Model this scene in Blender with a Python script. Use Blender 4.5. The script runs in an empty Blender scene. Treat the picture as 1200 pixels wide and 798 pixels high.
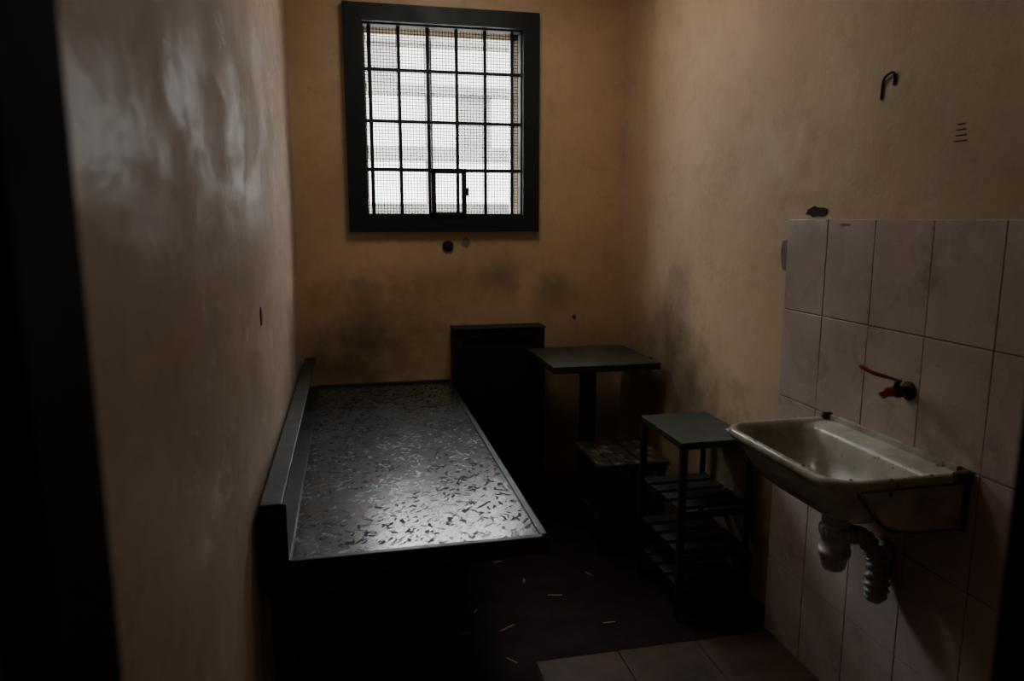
import bpy, bmesh, math, random
from mathutils import Vector, Matrix
random.seed(7)
scene = bpy.context.scene
CZ = 1.577
LX, RX, BY, FY, CEIL = -0.27, 1.542, 4.0, 0.5, 3.05

# ------------------------------------------------------------------ materials
class N:
    def __init__(s, name):
        s.m = bpy.data.materials.new(name); s.m.use_nodes = True
        s.t = s.m.node_tree; s.b = s.t.nodes['Principled BSDF']
        g = s.t.nodes.new('ShaderNodeNewGeometry'); s.pos = g.outputs['Position']; s.bn=None
    def link(s, a, b): s.t.links.new(a, b)
    def node(s, typ, **kw):
        n = s.t.nodes.new(typ)
        for k, v in kw.items(): setattr(n, k, v)
        return n
    def mapping(s, scale, rot=(0,0,0), vec=None):
        n = s.node('ShaderNodeMapping'); n.inputs['Scale'].default_value = scale
        n.inputs['Rotation'].default_value = rot
        s.link(vec or s.pos, n.inputs['Vector']); return n.outputs[0]
    def noise(s, scale, detail=4, rough=.55, dist=0, vec=None):
        n = s.node('ShaderNodeTexNoise'); n.inputs['Scale'].default_value = scale
        n.inputs['Detail'].default_value = min(detail,4); n.inputs['Roughness'].default_value = rough
        n.inputs['Distortion'].default_value = dist
        s.link(vec or s.pos, n.inputs['Vector']); return n.outputs['Fac']
    def rng(s, v, a, b, c=0., d=1.):
        n = s.node('ShaderNodeMapRange'); n.clamp = True
        for i, x in zip((1,2,3,4), (a,b,c,d)): n.inputs[i].default_value = x
        s.link(v, n.inputs[0]); return n.outputs[0]
    def math(s, op, a, b=None):
        n = s.node('ShaderNodeMath', operation=op)
        for i, x in enumerate((a,b)):
            if x is None: continue
            if isinstance(x, (int,float)): n.inputs[i].default_value = x
            else: s.link(x, n.inputs[i])
        return n.outputs[0]
    def mix(s, f, a, b):
        n = s.node('ShaderNodeMix', data_type='RGBA')
        for k, x in ((0,f),(6,a),(7,b)):
            if isinstance(x, (int,float)): n.inputs[k].default_value = x
            elif isinstance(x, tuple): n.inputs[k].default_value = (*x[:3],1)
            else: s.link(x, n.inputs[k])
        return n.outputs[2]
    def color(s, c):
        if isinstance(c, tuple): s.b.inputs['Base Color'].default_value = (*c,1)
        else: s.link(c, s.b.inputs['Base Color'])
    def rough(s, r):
        if isinstance(r, (int,float)): s.b.inputs['Roughness'].default_value = r
        else: s.link(r, s.b.inputs['Roughness'])
    def bump(s, h, strength=.3, dist=.01, prev=None):
        n = s.node('ShaderNodeBump'); n.inputs['Strength'].default_value = strength
        n.inputs['Distance'].default_value = dist
        s.link(h, n.inputs['Height'])
        if prev: s.link(prev, n.inputs['Normal'])
        s.link(n.outputs[0], s.b.inputs['Normal']); return n.outputs[0]
    def blob(s, c, radii, warp=.5):
        """soft irregular dirt patch around a world position"""
        sub = s.node('ShaderNodeVectorMath', operation='SUBTRACT'); s.link(s.pos, sub.inputs[0]); sub.inputs[1].default_value = c
        dv = s.node('ShaderNodeVectorMath', operation='DIVIDE'); s.link(sub.outputs[0], dv.inputs[0]); dv.inputs[1].default_value = radii
        ln = s.node('ShaderNodeVectorMath', operation='LENGTH'); s.link(dv.outputs[0], ln.inputs[0])
        if s.bn is None: s.bn = s.math('MULTIPLY', s.math('SUBTRACT', s.noise(7, 4, .6), .5), warp*3.4)
        d = s.math('ADD', ln.outputs['Value'], s.bn)
        return s.rng(d, 0, 1.4, 1, 0)

def wall_mat(name, base, dark, rough=.5, stains=(), bump=.25, streak=False):
    m = N(name)
    c = m.mix(m.rng(m.noise(1.6, 4, .6), .35, .7), base, tuple(x*.80 for x in base))
    c = m.mix(m.rng(m.noise(12, 4, .7), .5, .8, 0, .26), c, dark)
    for (ctr, rad, amt) in stains:
        c = m.mix(m.math('MULTIPLY', m.blob(ctr, rad), amt), c, dark)
    if streak:   # pale scuffs
        v0 = m.mapping((1, .5, .9))
        sc = m.math('MULTIPLY', m.rng(m.noise(16, 4, .75, .6, vec=v0), .58, .66, 0, .55), m.rng(m.noise(2.2, 3, .5), .48, .62))
        c = m.mix(sc, c, (.74,.64,.56))
    m.color(c)
    if streak:
        v = m.mapping((1, .45, .9))
        h1 = m.noise(13, 4, .62, .5, vec=v)
        m.rough(m.rng(m.noise(6, 4, .7, .3, vec=v), .38, .62, .42, .70))
        p = m.bump(h1, bump, .007)
        m.b.inputs['Specular IOR Level'].default_value = .42
    else:
        h1 = m.noise(8, 4, .65, .2)
        m.rough(m.rng(h1, .3, .7, rough-.12, rough+.18))
        p = m.bump(h1, bump, .010)
    m.bump(m.noise(70, 3, .6), .22, .002, p)
    return m.m

DIRT = (.07,.044,.027)
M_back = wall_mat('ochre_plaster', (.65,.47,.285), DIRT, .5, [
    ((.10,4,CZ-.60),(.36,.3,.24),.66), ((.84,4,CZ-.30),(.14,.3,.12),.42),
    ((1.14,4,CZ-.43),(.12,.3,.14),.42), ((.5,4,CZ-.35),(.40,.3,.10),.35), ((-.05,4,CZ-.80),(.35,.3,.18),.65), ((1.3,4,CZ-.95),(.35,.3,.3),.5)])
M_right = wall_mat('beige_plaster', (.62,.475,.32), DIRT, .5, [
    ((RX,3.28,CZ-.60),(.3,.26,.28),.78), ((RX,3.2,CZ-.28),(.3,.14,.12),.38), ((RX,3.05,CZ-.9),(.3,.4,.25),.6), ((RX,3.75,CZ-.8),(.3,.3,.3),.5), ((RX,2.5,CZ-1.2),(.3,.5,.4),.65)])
M_left = wall_mat('scuffed_plaster', (.52,.405,.315), DIRT, .44, [((LX,3.6,CZ-.7),(.3,.5,.25),.5)], .40, True)
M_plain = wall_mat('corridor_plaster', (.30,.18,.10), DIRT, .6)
M_ceil = wall_mat('ceiling_plaster', (.60,.54,.45), DIRT, .7)

def paint(name, base, worn, rough=.4, amt=(.6,.7), spec=.5):
    m = N(name)
    f = m.rng(m.noise(18, 4, .7), amt[0], amt[1])
    m.color(m.mix(f, base, worn)); m.rough(m.rng(m.noise(8,3,.6), .3,.7, rough-.08, rough+.15))
    m.b.inputs['Specular IOR Level'].default_value = spec
    return m.m
M_iron = paint('dark_green_grey_paint', (.022,.027,.027), (.04,.042,.038), .45, spec=.32)
M_frame = paint('window_steel_paint', (.011,.018,.021), (.025,.032,.032), .5, spec=.35)
M_black = paint('black_steel_paint', (.010,.010,.011), (.02,.018,.016), .6)
M_door = paint('matt_black_door_paint', (.006,.006,.006), (.012,.010,.009), .8, spec=.12)
M_top = paint('worn_grey_tabletop', (.044,.052,.048), (.10,.095,.085), .42, (.55,.7), spec=.35)
M_brown = paint('dark_brown_paint', (.035,.018,.012), (.06,.03,.02), .4)
M_slat = paint('chipped_plank_paint', (.05,.045,.04), (.27,.22,.18), .45, (.52,.62))
M_conc = paint('pale_concrete', (.13,.125,.115), (.09,.085,.08), .8)
M_white = paint('old_white_window_paint', (.55,.54,.52), (.36,.35,.33), .5)
M_red = paint('red_valve_paint', (.30,.014,.018), (.05,.012,.012), .4, (.48,.6))
M_chip = paint('exposed_dark_plaster', (.045,.035,.028), (.12,.09,.06), .9)
M_grey = paint('faded_plaster', (.20,.17,.14), (.12,.10,.08), .9)
M_plastic = paint('grimy_white_plastic', (.50,.49,.47), (.30,.27,.24), .35)
M_hose = paint('grey_plastic_hose', (.34,.34,.34), (.20,.19,.18), .4)
M_rust = paint('rust', (.05,.02,.010), (.12,.05,.02), .85)
M_wood = paint('splintered_wood', (.26,.17,.10), (.12,.08,.05), .7)
M_grout = paint('dirty_grout', (.13,.11,.09), (.06,.05,.04), .9)

# bunk board : flaked / scratched blue-grey paint
m = N('flaked_board_paint')
w = m.node('ShaderNodeTexNoise'); w.inputs['Scale'].default_value = 40; w.inputs['Detail'].default_value=3; m.link(m.pos, w.inputs['Vector'])
ad = m.node('ShaderNodeVectorMath', operation='MULTIPLY_ADD'); m.link(w.outputs['Color'], ad.inputs[0]); ad.inputs[1].default_value=(.02,.02,0); m.link(m.pos, ad.inputs[2])
hs = []
for rot, sc in ((.5,(40,120,1)), (-.9,(44,130,1)), (1.5,(38,118,1)), (2.4,(50,140,1))):
    v = m.node('ShaderNodeTexVoronoi'); v.inputs['Scale'].default_value = 1
    m.link(m.mapping(sc, (0,0,0), m.mapping((1,1,1), (0,0,rot), ad.outputs[0])), v.inputs['Vector'])
    sx = m.node('ShaderNodeSeparateColor'); m.link(v.outputs['Color'], sx.inputs[0]); hs.append(sx.outputs[0])
h = m.math('MAXIMUM', m.math('MAXIMUM', hs[0], hs[1]), m.math('MAXIMUM', hs[2], hs[3]))
flake = m.math('MULTIPLY', m.rng(h, .92, .95), m.rng(m.noise(5,3), .34,.5,.3,1))
pale = m.rng(m.math('MINIMUM', m.math('MAXIMUM',hs[0],hs[2]), m.noise(16,3,.6)), .58,.64)
fine = m.noise(130,4,.75)
c = m.mix(m.rng(fine,.35,.65), (.034,.044,.056), (.068,.080,.092))
c = m.mix(m.math('MULTIPLY', pale, .35), c, (.15,.17,.18))
m.color(m.mix(flake, c, (.010,.010,.012)))
m.rough(m.math('ADD', m.rng(m.noise(30,4,.7), .3,.7,.17,.25), m.math('MULTIPLY', flake, .5)))
m.link(m.rng(flake,0,1,1.0,.12), m.b.inputs['Specular IOR Level'])
m.b.inputs['IOR'].default_value = 1.6
m.bump(fine, .20, .0012)
M_board = m.m

# wall tiles
m = N('pinkish_glazed_tile')
c = m.mix(m.rng(m.noise(2.2,4,.6), .35,.7), (.60,.51,.47), (.42,.35,.31))
c = m.mix(m.rng(m.noise(7,4,.75), .56,.75,0,.45), c, (.16,.11,.085))
c = m.mix(m.rng(m.noise(45,4,.75), .64,.72,0,.6), c, (.12,.08,.05))
m.color(c); m.rough(m.rng(m.noise(5,3), .3,.7,.18,.38)); m.bump(m.noise(9,2), .08, .004)
M_tile = m.m
m = N('brown_floor_tile')
m.color(m.mix(m.rng(m.noise(6,4,.7), .3,.7), (.13,.078,.055), (.05,.034,.027))); m.rough(.55)
m.b.inputs['Specular IOR Level'].default_value=.3
M_ftile = m.m
# enamel
m = N('stained_enamel')
c = m.mix(m.rng(m.noise(6,4,.65), .33,.66), (.56,.55,.48), (.27,.245,.19))
c = m.mix(m.rng(m.noise(22,4,.7), .64,.69), c, (.045,.02,.012))
m.color(c); m.rough(m.rng(m.noise(7,3), .3,.7,.18,.38)); M_enamel = m.m
# floor
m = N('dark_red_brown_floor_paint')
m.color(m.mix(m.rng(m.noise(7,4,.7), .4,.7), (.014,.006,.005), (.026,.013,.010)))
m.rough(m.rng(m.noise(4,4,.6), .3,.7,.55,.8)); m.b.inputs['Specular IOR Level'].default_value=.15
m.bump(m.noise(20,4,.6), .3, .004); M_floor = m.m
m = N('pale_yard_ground'); m.color(m.mix(m.noise(1,4), (.5,.49,.47), (.36,.35,.33))); m.rough(.9); M_ground = m.m

# ------------------------------------------------------------------ mesh builder
class B:
    def __init__(s, name): s.name=name; s.bm=bmesh.new(); s.mats=[]
    def mi(s, mat):
        if mat not in s.mats: s.mats.append(mat)
        return s.mats.index(mat)
    def faces(s, verts, faces, mat, smooth=False):
        i = s.mi(mat); vs = [s.bm.verts.new(v) for v in verts]
        for f in faces:
            try: fc = s.bm.faces.new([vs[k] for k in f]); fc.material_index=i; fc.smooth=smooth
            except ValueError: pass
        return vs
    def box(s, x0,x1,y0,y1,z0,z1, mat, rot=None, pivot=None):
        v = [Vector((x,y,z)) for x in (x0,x1) for y in (y0,y1) for z in (z0,z1)]
        if rot is not None:
            c = Vector(pivot) if pivot else Vector(((x0+x1)/2,(y0+y1)/2,(z0+z1)/2))
            v = [c + rot @ (p-c) for p in v]
        s.faces(v, [(0,1,3,2),(4,6,7,5),(0,4,5,1),(2,3,7,6),(0,2,6,4),(1,5,7,3)], mat)
        return s
    def prism(s, pts, axis, a0, a1, mat):
        def P(p,a):
            return {'x':(a,p[0],p[1]),'y':(p[0],a,p[1]),'z':(p[0],p[1],a)}[axis]
        n=len(pts); v=[P(p,a0) for p in pts]+[P(p,a1) for p in pts]
        f=[tuple(range(n))[::-1], tuple(range(n,2*n))]+[(i,(i+1)%n,n+(i+1)%n,n+i) for i in range(n)]
        s.faces(v,f,mat); return s
    def tube(s, pts, rad, mat, seg=16, caps=True, smooth=True):
        pts=[Vector(p) for p in pts]; n=len(pts)
        if isinstance(rad,(int,float)): rad=[rad]*n
        t0=(pts[1]-pts[0]).normalized()
        up=Vector((0,0,1)) if abs(t0.z)<.9 else Vector((1,0,0))
        a=t0.cross(up).normalized(); V=[]
        for k in range(n):
            t=(pts[min(k+1,n-1)]-pts[max(k-1,0)])
            if t.length<1e-9: t=t0.copy()
            t.normalize(); a=(a-t*a.dot(t)).normalized(); b=t.cross(a)
            for j in range(seg):
                th=2*math.pi*j/seg; V.append(pts[k]+(a*math.cos(th)+b*math.sin(th))*rad[k])
        F=[(k*seg+j,k*seg+(j+1)%seg,(k+1)*seg+(j+1)%seg,(k+1)*seg+j) for k in range(n-1) for j in range(seg)]
        if caps: F += [tuple(range(seg))[::-1], tuple((n-1)*seg+j for j in range(seg))]
        s.faces(V,F,mat,smooth); return s
    def done(s, bevel=0, segs=2, auto=True):
        bmesh.ops.recalc_face_normals(s.bm, faces=s.bm.faces[:])
        me=bpy.data.meshes.new(s.name); s.bm.to_mesh(me); s.bm.free()
        for m in s.mats: me.materials.append(m)
        o=bpy.data.objects.new(s.name, me); scene.collection.objects.link(o)
        if bevel:
            md=o.modifiers.new('bevel','BEVEL'); md.width=bevel; md.segments=segs; md.limit_method='ANGLE'; md.angle_limit=math.radians(40)
        return o
def spline(pts, n=8):
    P=[Vector(p) for p in pts]; P=[P[0]*2-P[1]]+P+[P[-1]*2-P[-2]]; out=[]
    for i in range(1,len(P)-2):
        for k in range(n):
            t=k/n; a,b,c,d=P[i-1:i+3]
            out.append(.5*((2*b)+(c-a)*t+(2*a-5*b+4*c-d)*t*t+(3*b-a-3*c+d)*t**3))
    out.append(P[-2]); return out

# ------------------------------------------------------------------ room shell
T=.3
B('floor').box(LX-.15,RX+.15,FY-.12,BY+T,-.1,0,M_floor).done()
B('ceiling').box(LX-.15,RX+.15,FY-.12,BY+T,CEIL,CEIL+.1,M_ceil).done()
B('wall_left').box(LX-.15,LX,FY,BY+T,0,CEIL,M_left).done()
B('wall_right').box(RX,RX+.15,FY,BY+T,0,CEIL,M_right).done()
wx0,wx1,wz0,wz1=.07,.975,CZ-.0,CZ+1.03
w=B('wall_back')
w.box(LX,wx0,BY,BY+T,0,CEIL,M_back).box(wx1,RX,BY,BY+T,0,CEIL,M_back)
w.box(wx0,wx1,BY,BY+T,0,wz0,M_back).box(wx0,wx1,BY,BY+T,wz1,CEIL,M_back).done()
dx0,dx1,dz=-.165,.577,2.15
w=B('wall_front')
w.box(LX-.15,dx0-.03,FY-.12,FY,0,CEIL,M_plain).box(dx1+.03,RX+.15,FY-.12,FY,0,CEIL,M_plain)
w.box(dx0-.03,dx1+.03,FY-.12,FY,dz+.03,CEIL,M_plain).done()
d=B('door_1')   # steel door frame of the opening we look through
d.box(dx0-.03,dx0,FY-.09,FY+.012,0,dz+.03,M_door).box(dx1,dx1+.03,FY-.09,FY+.012,0,dz+.03,M_door)
d.box(dx0,dx1,FY-.09,FY+.012,dz,dz+.03,M_door)
d.box(dx0-.075,dx0-.03,FY,FY+.012,0,dz+.07,M_door).box(dx1+.03,dx1+.075,FY,FY+.012,0,dz+.07,M_door)
d.done(.004)
# corridor behind the camera
c=B('wall_corridor')
c.box(-1.3,2.4,-1.5,-1.4,0,2.8,M_plain).box(-1.4,-1.3,-1.5,FY-.12,0,2.8,M_plain).box(2.4,2.5,-1.5,FY-.12,0,2.8,M_plain)
c.box(-1.3,LX-.15,FY-.12,FY,0,2.8,M_plain).box(RX+.15,2.4,FY-.12,FY,0,2.8,M_plain).done()
B('ceiling_corridor').box(-1.4,2.5,-1.5,FY-.12,2.8,2.9,M_ceil).done()
B('floor_corridor').box(-1.4,2.5,-1.5,FY-.12,-.1,0,M_brown).done()

B('baseboard_back').box(LX,.50,BY-.02,BY,0,.08,M_brown).box(1.05,RX,BY-.02,BY,0,.08,M_brown).done(.003)
B('baseboard_left').box(LX,LX+.02,FY+.02,BY-.02,0,.08,M_brown).done(.003)
B('baseboard_right').box(RX-.02,RX,2.35,BY-.02,0,.08,M_brown).done(.003)

# tiled floor patch
t=B('floor_tiles')
t.box(.60,RX-.014,FY+.02,2.30,0,.004,M_grout)
ts=.31; x=.60; 
while x<RX-.02:
    y=2.30
    while y>FY+.03:
        t.box(x+.0015,min(x+ts,RX-.014)-.0015,max(y-ts,FY+.02)+.0015,y-.0015,.004,.012,M_ftile); y-=ts
    x+=ts
t.done(.001,1)

# wall tiles (real tiles, slightly uneven)
t=B('wall_tiles')
TY=2.339; tw=.2232; th=.3185
t.box(RX-.004,RX,FY,TY,0,CZ-.002,M_grout)
y=TY
while y>FY+.01:
    z=CZ
    y0=max(y-tw,FY)
    while z>.005:
        z0=max(z-th,0)
        r=Matrix.Rotation(random.uniform(-.006,.006),3,'Z')@Matrix.Rotation(random.uniform(-.006,.006),3,'Y')
        t.box(RX-.013,RX-.003,y0+.0014,y-.0014,z0+.0014,z-.0014,M_tile,r)
        z-=th
    y-=tw
t.done(.0016,2)

# ------------------------------------------------------------------ window
ix0,ix1,iz0,iz1=.10,.947,CZ+.022,CZ+.997
ox0,ox1,oz0,oz1=.006,1.036,CZ-.068,CZ+1.082
w=B('window_1')
fy0,fy1=BY-.035,BY+.0
w.box(ox0,ix0,fy0,fy1,oz0,oz1,M_frame).box(ix1,ox1,fy0,fy1,oz0,oz1,M_frame)
w.box(ix0,ix1,fy0,fy1,oz0,iz0,M_frame).box(ix0,ix1,fy0,fy1,iz1,oz1,M_frame)
w.box(ix0-.0,ix0+.008,fy1,BY+.06,iz0,iz1,M_frame).box(ix1-.008,ix1,fy1,BY+.06,iz0,iz1,M_frame)
w.box(ix0,ix1,fy1,BY+.06,iz0,iz0+.008,M_frame).box(ix0,ix1,fy1,BY+.06,iz1-.008,iz1,M_frame)
for bx in (.138,.288,.440,.594,.748,.897):
    w.tube([(bx,BY+.03,iz0),(bx,BY+.03,iz1)],.0098,M_frame,12)
for bz in (.262,.510,.770):
    w.box(ix0,ix1,BY+.014,BY+.021,CZ+bz-.009,CZ+bz+.009,M_frame)
# hatch
hx0,hx1,hz0,hz1=.440,.630,CZ+.015,CZ+.268
hy0,hy1=BY-.045,BY-.028
w.box(hx0,hx0+.026,hy0,hy1,hz0,hz1,M_black).box(hx1-.026,hx1,hy0,hy1,hz0,hz1,M_black)
w.box(hx0,hx1,hy0,hy1,hz1-.028,hz1,M_black).box(hx0,hx1,hy0,hy1,hz0,hz0+.022,M_black)
w.box(hx1-.005,hx1+.012,hy0-.006,hy1,hz0+.11,hz0+.15,M_black)
# wire mesh
k=wx0+.01
while k<wx1:
    w.box(k-.0018,k+.0018,BY+.070,BY+.073,wz0,wz1,M_frame); k+=.0165
k=wz0+.008
while k<wz1:
    w.box(wx0,wx1,BY+.073,BY+.076,k-.0018,k+.0018,M_frame); k+=.0165
# casement
cy0,cy1=BY+.17,BY+.22
w.box(wx0,wx0+.05,cy0,cy1,wz0,wz1,M_white).box(wx1-.05,wx1,cy0,cy1,wz0,wz1,M_white)
w.box(wx0,wx1,cy0,cy1,wz0,wz0+.03,M_white).box(wx0,wx1,cy0,cy1,wz1-.05,wz1,M_white)
w.box(.46,.48,cy0+.02,cy1,wz0,wz1,M_white)
w.done()

# outside
B('ground').box(-12,14,BY+T,30,-.3,-.2,M_ground).done()
g=B('concrete_gallery')
for gx in (-2.2,.05,2.35,4.6):
    g.box(gx,gx+.22,9,9.3,-.2,4.2,M_conc)
for gz,h in ((2.28,.16),(3.05,.10),(3.62,.28)):
    g.box(-3,6,9,9.25,gz,gz+h,M_conc)
g.box(1.32,1.75,9.05,9.1,2.44,3.05,M_conc)
g.box(.27,.62,9.05,9.1,3.15,3.62,M_conc)
g.box(.95,1.02,9.05,9.15,-.2,4.2,M_conc)
g.box(-3,6,9,11,4.0,4.2,M_conc)
g.box(-3,6,9.6,9.7,-.2,1.78,M_conc)
g.done()

# ------------------------------------------------------------------ bunk
b=B('prison_bunk')
bx0,bx1,by0,by1,bz=-.185,.528,1.88,3.96,.679
b.box(bx0,bx1-.02,by0+.02,by1,bz-.02,bz,M_board)
b.box(bx1-.022,bx1,by0,by1,bz-.048,bz+.006,M_iron)
b.box(bx0-.03,bx1,by0,by0+.022,bz-.048,bz+.006,M_iron)
b.box(bx0,bx1,by1-.02,by1+.01,bz-.05,bz+.012,M_iron)
b.box(LX+.018,LX+.034,by0,by1,bz-.09,bz+.165,M_iron)
b.box(LX+.018,LX+.075,by0,by1,bz+.155,bz+.167,M_iron)
b.box(LX+.018,bx0,by0,by0+.012,bz-.06,bz+.165,M_iron)
b.box(LX+.034,bx0+.004,by0,by1,bz-.02,bz+.010,M_iron)
b.box(bx0,bx1-.02,by0+.6,by0+.64,bz-.06,bz-.02,M_iron).box(bx0,bx1-.02,by0+1.3,by0+1.34,bz-.06,bz-.02,M_iron)
for ly in (by0+.02,by0+1.0,by1-.1):
    b.box(LX+.03,LX+.09,ly,ly+.05,0,bz-.05,M_brown)
    b.prism([(LX+.09,bz-.05),(LX+.26,bz-.05),(LX+.20,bz-.10),(LX+.09,bz-.17)],'y',ly+.005,ly+.015,M_brown)
b.box(LX+.02,LX+.05,by0,by1,bz-.09,bz-.05,M_iron)
b.box(bx1-.09,bx1-.04,by1-.08,by1-.03,0,bz-.05,M_iron)
b.done(.003)

# ------------------------------------------------------------------ radiator cover
r=B('radiator_cover')
rx0,rx1,ry,rz=.536,1.042,3.84,.985
BYR=BY-.022
r.box(rx0,rx0+.05,ry,BYR,0,rz,M_black).box(rx1-.05,rx1,ry,BYR,0,rz,M_black)
r.box(rx0,rx1,ry,BYR,rz-.045,rz,M_black).box(rx0,rx1,ry,BYR,0,.10,M_black)
r.box(rx0+.05,rx1-.05,ry+.018,ry+.03,.10,rz-.045,M_black)
r.box(rx0+.20,rx0+.212,ry+.008,ry+.018,.12,rz-.06,M_black)
r.box(rx0-.005,rx1+.005,ry-.012,BYR,rz,rz+.008,M_black)
r.done(.003)

# ------------------------------------------------------------------ table
t=B('wall_table')
tx0,tx1,ty0,ty1,tz=.945,1.50,3.31,3.86,.869
t.box(tx0,tx1,ty0,ty1,tz-.012,tz,M_top)
t.box(tx0,tx1,ty0,ty0+.006,tz-.034,tz-.010,M_iron).box(tx0,tx0+.006,ty0,ty1,tz-.034,tz-.010,M_iron).box(tx1-.006,tx1,ty0,ty1,tz-.034,tz-.01,M_iron)
t.box(tx1-.02,RX,ty0+.2,ty0+.24,tz-.05,tz-.012,M_iron)
t.box(1.18,1.25,3.56,3.63,0.01,tz-.012,M_iron)
t.box(1.10,1.33,3.48,3.71,0,.012,M_iron)
t.box(1.05,1.38,3.575,3.615,tz-.05,tz-.012,M_iron)
t.done(.002)

s=B('plank_stool')
sx0,sx1,sy0,sy1,sz=1.09,1.45,3.04,3.44,.45
s0=(sx1-sx0)/5
for i in range(5):
    s.box(sx0+i*s0+.003,sx0+(i+1)*s0-.003,sy0+random.uniform(0,.006),sy1,sz-.022,sz+random.uniform(-.002,.001),M_slat)
s.box(sx0+.01,sx1-.01,sy0+.02,sy0+.05,sz-.05,sz-.022,M_iron).box(sx0+.01,sx1-.01,sy1-.05,sy1-.02,sz-.05,sz-.022,M_iron)
for lx in (sx0+.02,sx1-.05):
    for ly in (sy0+.02,sy1-.05): s.box(lx,lx+.03,ly,ly+.03,0,sz-.03,M_iron)
for lz in (.14,):
    s.box(sx0+.02,sx1-.02,sy0+.025,sy0+.045,lz,lz+.03,M_iron).box(sx0+.02,sx1-.02,sy1-.045,sy1-.025,lz,lz+.03,M_iron)
    s.box(sx0+.025,sx0+.045,sy0+.03,sy1-.03,lz,lz+.03,M_iron).box(sx1-.045,sx1-.025,sy0+.03,sy1-.03,lz,lz+.03,M_iron)
s.done(.002)

# ------------------------------------------------------------------ small stand
s=B('steel_shelf_stand')
ax0,ax1,ay0,ay1,az=1.215,1.52,2.46,2.87,.733
s.box(ax0,ax1,ay0,ay1,az-.008,az,M_top)
for (p,q,u,v) in ((ax0,ax1,ay0,ay0+.006),(ax0,ax1,ay1-.006,ay1),(ax0,ax0+.006,ay0,ay1),(ax1-.006,ax1,ay0,ay1)):
    s.box(p,q,u,v,az-.028,az-.006,M_iron)
for lx in (ax0,ax1-.025):
    for ly in (ay0,ay1-.025):
        s.box(lx,lx+.025,ly,ly+.005 ,0,az-.01,M_iron); s.box(lx if lx==ax0 else lx+.02,(lx if lx==ax0 else lx+.02)+.005,ly,ly+.025,0,az-.01,M_iron)
for zz in (.10,.24,.42):
    s.box(ax0,ax1,ay0+.004,ay0+.01,zz,zz+.03,M_black).box(ax0,ax1,ay1-.01,ay1-.004,zz,zz+.03,M_black)
    for j in range(4):
        yy=ay0+.03+j*.092
        s.box(ax0+.004,ax1-.004,yy,yy+.065,zz+.03,zz+.042,M_black)
s.prism([(1.46,2.55),(1.51,2.54),(1.50,2.61),(1.47,2.60)],'z',az,az+.0012,M_plastic)
s.done(.0015,1)

# ------------------------------------------------------------------ wash basin
def rrect(x0,x1,y0,y1,rf,rb,n=8):
    pts=[]
    for cx,cy,r,a0 in ((x0+rf,y0+rf,rf,180),(x1-rb,y0+rb,rb,270),(x1-rb,y1-rb,rb,0),(x0+rf,y1-rf,rf,90)):
        for k in range(n+1):
            a=math.radians(a0+90*k/n); pts.append((cx+r*math.cos(a),cy+r*math.sin(a)))
    return pts
b=B('wash_basin')
X0,X1,Y0,Y1,Z=1.135,RX-.013,1.475,2.045,.936
loops=[]
def L(i,z,rf,rb,xi=None,back=0):
    loops.append([(x,y,z) for x,y in rrect(X0+i,X1-back,Y0+i,Y1-i,rf,rb)])
L(.17,Z-.175,.05,.05,back=.16); L(.12,Z-.168,.07,.06,back=.11); L(.075,Z-.135,.09,.05,back=.06); L(.045,Z-.09,.09,.03,back=.03)
L(.022,Z-.045,.09,.02,back=.01); L(.014,Z-.028,.085,.012,back=.004)
L(.002,Z-.026,.085,.012,back=.001); L(-.003,Z-.016,.088,.012); L(.0,Z-.004,.086,.012); L(.006,Z,.082,.012,back=.004)
L(.014,Z,.078,.012,back=.008); L(.021,Z-.006,.072,.02,back=.012)
L(.026,Z-.012,.07,.035,back=.075); L(.034,Z-.030,.07,.05,back=.085)
L(.050,Z-.080,.08,.06,back=.10); L(.075,Z-.120,.08,.06,back=.12); L(.12,Z-.145,.07,.05,back=.15); L(.19,Z-.155,.03,.03,back=.18)
nl=len(loops[0]); V=[p for l in loops for p in l]; F=[]
for k in range(len(loops)-1):
    for j in range(nl): F.append((k*nl+j,k*nl+(j+1)%nl,(k+1)*nl+(j+1)%nl,(k+1)*nl+j))
F.append(tuple(range(nl))); F.append(tuple((len(loops)-1)*nl+j for j in range(nl)))
b.faces(V,F,M_enamel,True)
for yy in (Y0+.004,Y1-.008):
    b.prism([(1.215,Z-.022),(X1,Z-.022),(X1,Z-.150),(1.36,Z-.142),(1.29,Z-.12)],'y',yy,yy+.004,M_enamel)
b.tube(spline([(1.205,Y0+.005,Z-.03),(1.285,Y0+.005,Z-.122),(1.36,Y0+.005,Z-.145),(X1,Y0+.005,Z-.152)],6),.0028,M_rust,8)
b.tube([(1.215,Y0+.003,Z-.026),(X1,Y0+.003,Z-.026)],.003,M_rust,8)
b.box(X1-.012,X1,Y0-.006,Y0+.002,Z-.155,Z+.004,M_rust)
b.box(X1-.05,X1+.0,Y0-.012,Y0+.004,Z-.02,Z+.006,M_rust)
b.box(X1-.014,X1,Y0+.03,Y1-.02,Z-.03,Z+.010,M_enamel)
b.tube([(X1,2.03,Z+.005),(X1-.03,2.03,Z+.008)],.010,M_rust,10)
for (px,py) in ((1.30,Y0+.006),(1.42,Y0+.008),(1.20,1.50),(1.148,1.62),(1.147,1.85),(1.50,Y1-.01)):
    vs=[(px+math.cos(a)*random.uniform(.003,.008),py+math.sin(a)*random.uniform(.003,.008)) for a in [k*math.pi/4 for k in range(8)]]
    b.prism(vs,'z',Z-.002,Z+.0012,M_rust)
dxc,dyc=1.335,1.76
b.tube([(dxc,dyc,Z-.156),(dxc,dyc,Z-.150)],.032,M_hose,20)
b.tube([(dxc,dyc,Z-.1500),(dxc,dyc,Z-.1490)],.016,M_black,16)
ob=b.done()

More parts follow.
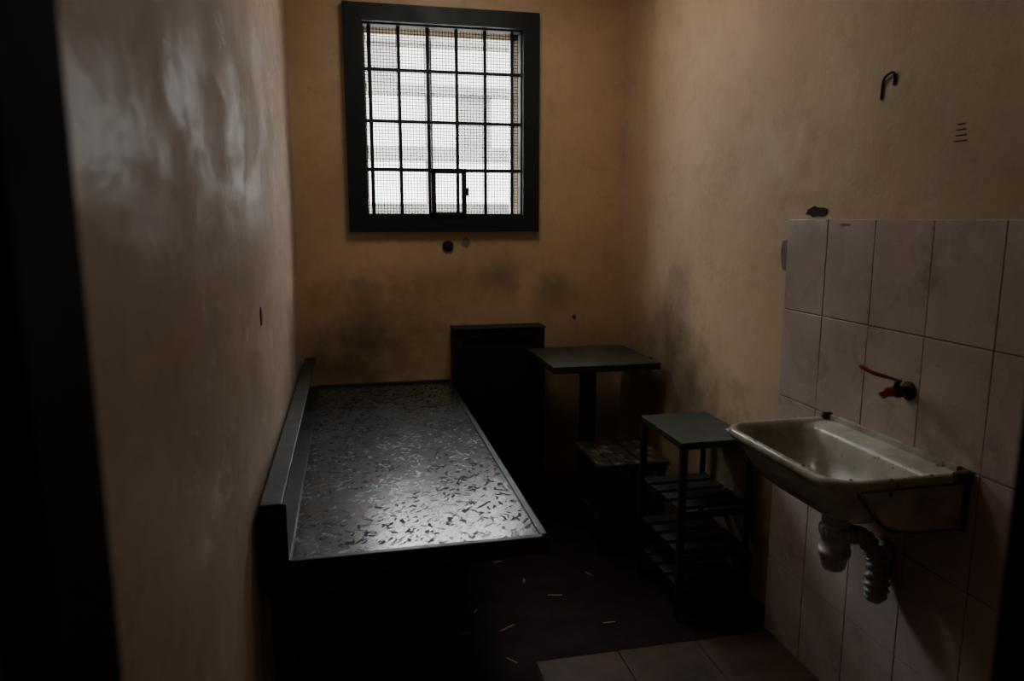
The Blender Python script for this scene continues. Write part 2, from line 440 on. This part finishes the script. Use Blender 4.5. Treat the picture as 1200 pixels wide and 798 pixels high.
# trap
t=B('sink_drain_trap')
cx,cy=1.350,1.735
t.tube([(cx,cy,Z-.172),(cx,cy,Z-.22)],.030,M_plastic,24)
prof=[(0,.040),(.018,.040),(.0181,.034),(.03,.034),(.0301,.044),(.055,.044),(.0551,.040),(.10,.040),(.1001,.045),(.118,.045),(.1181,.038),(.150,.036),(.162,.028),(.166,.012)]
t.tube([(cx,cy,Z-.205-a) for a,_ in prof],[r for _,r in prof],M_plastic,28)
for k in range(14):
    a=2*math.pi*k/14
    t.box(cx+.043*math.cos(a)-.003,cx+.043*math.cos(a)+.003,cy+.043*math.sin(a)-.003,cy+.043*math.sin(a)+.003,Z-.258,Z-.236,M_plastic)
zb=Z-.012
t.tube([(cx+.03,cy,zb-.255),(cx+.075,cy,zb-.258)],.021,M_plastic,20)
t.tube([(cx+.055,cy,zb-.256),(cx+.082,cy,zb-.262)],.028,M_plastic,20)
path=spline([(cx+.072,cy,zb-.258),(cx+.100,cy-.01,zb-.275),(cx+.122,cy-.02,zb-.325),(cx+.108,cy-.04,zb-.385),(cx+.108,cy-.045,zb-.425),(cx+.134,cy-.035,zb-.425),(cx+.150,cy-.02,zb-.385),(cx+.155,cy-.01,zb-.345),(cx+.170,cy,zb-.328),(RX-.012,cy+.005,zb-.322)],14)
t.tube(path,[.0245+.0035*math.sin(k*1.15) for k in range(len(path))],M_hose,20)
t.tube([(RX-.03,cy+.005,zb-.322),(RX-.012,cy+.005,zb-.322)],.034,M_hose,24)
t.tube([(RX-.016,cy+.005,zb-.322),(RX-.011,cy+.005,zb-.322)],.045,M_grey,24)
t.done()

# tap valve with red lever
v=B('red_lever_valve')
vy,vz=1.705,CZ-.478
v.tube([(RX-.012,vy,vz),(RX-.018,vy,vz)],.027,M_rust,20)
v.tube([(RX-.015,vy,vz),(RX-.045,vy,vz)],.014,M_black,16)
v.tube([(RX-.042,vy,vz),(RX-.060,vy,vz)],.018,M_rust,6,smooth=False)
v.tube([(RX-.060,vy,vz),(RX-.088,vy,vz),(RX-.102,vy,vz-.010)],[.014,.014,.011],M_red,16)
v.tube([(RX-.055,vy,vz),(RX-.055,vy,vz+.032)],.008,M_black,12)
pp=spline([(RX-.050,vy-.01,vz+.030),(RX-.065,vy+.02,vz+.036),(RX-.085,vy+.055,vz+.042),(RX-.10,vy+.10,vz+.056)],6)
v.tube(pp,[.0045+.001*(k>len(pp)*.4)*1.5 for k in range(len(pp))],M_red,12)
v.done()

# ------------------------------------------------------------------ marks and fittings
def irregular(name, c, ry, rz, mat, axis='x', depth=.004, seed=1, at=RX):
    rnd=random.Random(seed); n=14; o=B(name)
    pts=[(c[0]+ry*math.cos(2*math.pi*k/n)*rnd.uniform(.65,1.1), c[1]+rz*math.sin(2*math.pi*k/n)*rnd.uniform(.65,1.1)) for k in range(n)]
    if axis=='x': o.prism(pts,'x',at-depth,at,mat)
    else: o.prism(pts,'y',at-depth,at,mat)
    return o.done()
irregular('plaster_chip',(2.20,CZ+.024),.062,.020,M_chip,seed=3)
irregular('bare_plaster_patch',(2.36,CZ-.135),.030,.07,M_grey,seed=5)
irregular('red_paint_smear',(2.03,CZ-.018),.040,.005,M_red,seed=8,at=RX-.012,depth=.002)
h=B('wall_hook')
h.tube(spline([(RX-.003,1.927,CZ+.345),(RX-.004,1.924,CZ+.39),(RX-.008,1.908,CZ+.408),(RX-.008,1.885,CZ+.414),(RX-.005,1.877,CZ+.405),(RX-.003,1.880,CZ+.378)],6),.0034,M_rust,8)
h.done()
g=B('scratched_vent')
for k in range(4): g.box(RX-.0012,RX,1.605+.003*k,1.645-.002*k,CZ+.197+k*.014,CZ+.200+k*.014,M_chip)
g.done()
s=B('wall_socket_hole')
s.prism([(.53+.032*math.cos(a),CZ-.146+.032*math.sin(a)) for a in [k*math.pi/4+math.pi/8 for k in range(8)]],'y',BY-.010,BY,M_black)
s.tube([(.53,BY-.010,CZ-.146),(.53,BY-.013,CZ-.146)],.018,M_iron,16)
s.done(.001)
irregular('patched_hole',(.63,CZ-.125),.028,.03,M_grey,'y',.003,4,BY)
irregular('nail_hole',(1.26,CZ-.56),.012,.014,M_chip,'y',.003,6,BY)
irregular('paint_flake_mark',(2.3,CZ-.29),.02,.03,M_chip,'x',.003,9,LX+.003)

dbr=B('wood_debris')
for (x,y,l,a) in ((.55,2.55,.07,.5),(.38,2.55,.05,.1),(.95,2.5,.05,.0),(.80,2.75,.06,-.2),(.52,2.34,.05,-.9),(.70,2.9,.03,1.2),(.62,3.1,.04,.3),(1.0,2.9,.04,2),(.45,2.7,.03,1)):
    dbr.box(x-l/2,x+l/2,y-.004,y+.004,.0,.004,M_wood,Matrix.Rotation(a,3,'Z'))
dbr.done()

# ------------------------------------------------------------------ lamps
def unseen_lamp(name, x,y,z, sx,sy, energy, color):
    f=B(name); f.box(x-sx/2-.02,x+sx/2+.02,y-sy/2-.02,y+sy/2+.02,z-.03,z,M_white); f.done(.004)
    ld=bpy.data.lights.new(name+'_light','AREA'); ld.shape='RECTANGLE'; ld.size=sx; ld.size_y=sy; ld.energy=energy; ld.color=color
    lo=bpy.data.objects.new(name+'_light',ld); lo.location=(x,y,z-.04); scene.collection.objects.link(lo)
unseen_lamp('corridor_lamp',.6,-.85,2.8,.55,.16,5,(1,.80,.6))
unseen_lamp('unseen_lamp',.62,3.0,CEIL,.5,.5,7.2,(1,.88,.74))  # added fill out of view above the cell, brightens the back wall

# ------------------------------------------------------------------ world + portal
W=bpy.data.worlds.new('overcast_sky'); scene.world=W; W.use_nodes=True; nt=W.node_tree
bg=nt.nodes['Background']; tc=nt.nodes.new('ShaderNodeTexCoord'); sp=nt.nodes.new('ShaderNodeSeparateXYZ')
cr=nt.nodes.new('ShaderNodeValToRGB'); nt.links.new(tc.outputs['Generated'],sp.inputs[0]); nt.links.new(sp.outputs['Z'],cr.inputs[0]); nt.links.new(cr.outputs[0],bg.inputs[0])
e=cr.color_ramp.elements; e[0].position=0; e[0].color=(.20,.206,.21,1); e[1].position=.5; e[1].color=(.95,.98,1,1)
k=e.new(.27); k.color=(.125,.128,.13,1)
k=e.new(.09); k.color=(.14,.143,.145,1)
bg.inputs[1].default_value=42
pl=bpy.data.lights.new('window_portal','AREA'); pl.shape='RECTANGLE'; pl.size=.92; pl.size_y=1.05; pl.cycles.is_portal=True
po=bpy.data.objects.new('window_portal',pl); po.location=((wx0+wx1)/2,BY+T+.01,(wz0+wz1)/2); po.rotation_euler=(-math.pi/2,0,0); scene.collection.objects.link(po)

# ------------------------------------------------------------------ camera
cd=bpy.data.cameras.new('camera'); cam=bpy.data.objects.new('camera',cd); scene.collection.objects.link(cam); scene.camera=cam
cd.sensor_width=36; cd.lens=850/1200*36; cd.clip_start=.02
psi,tht=math.radians(12.56),math.radians(9.5)
F=Vector((math.sin(psi)*math.cos(tht),math.cos(psi)*math.cos(tht),-math.sin(tht)))
R=Vector((math.cos(psi),-math.sin(psi),0)); U=R.cross(F)
mm=Matrix((R,U,-F)).transposed().to_4x4(); mm.translation=Vector((0,0,CZ)); cam.matrix_world=mm
cd.dof.use_dof=True; cd.dof.focus_distance=2.8; cd.dof.aperture_fstop=2.8
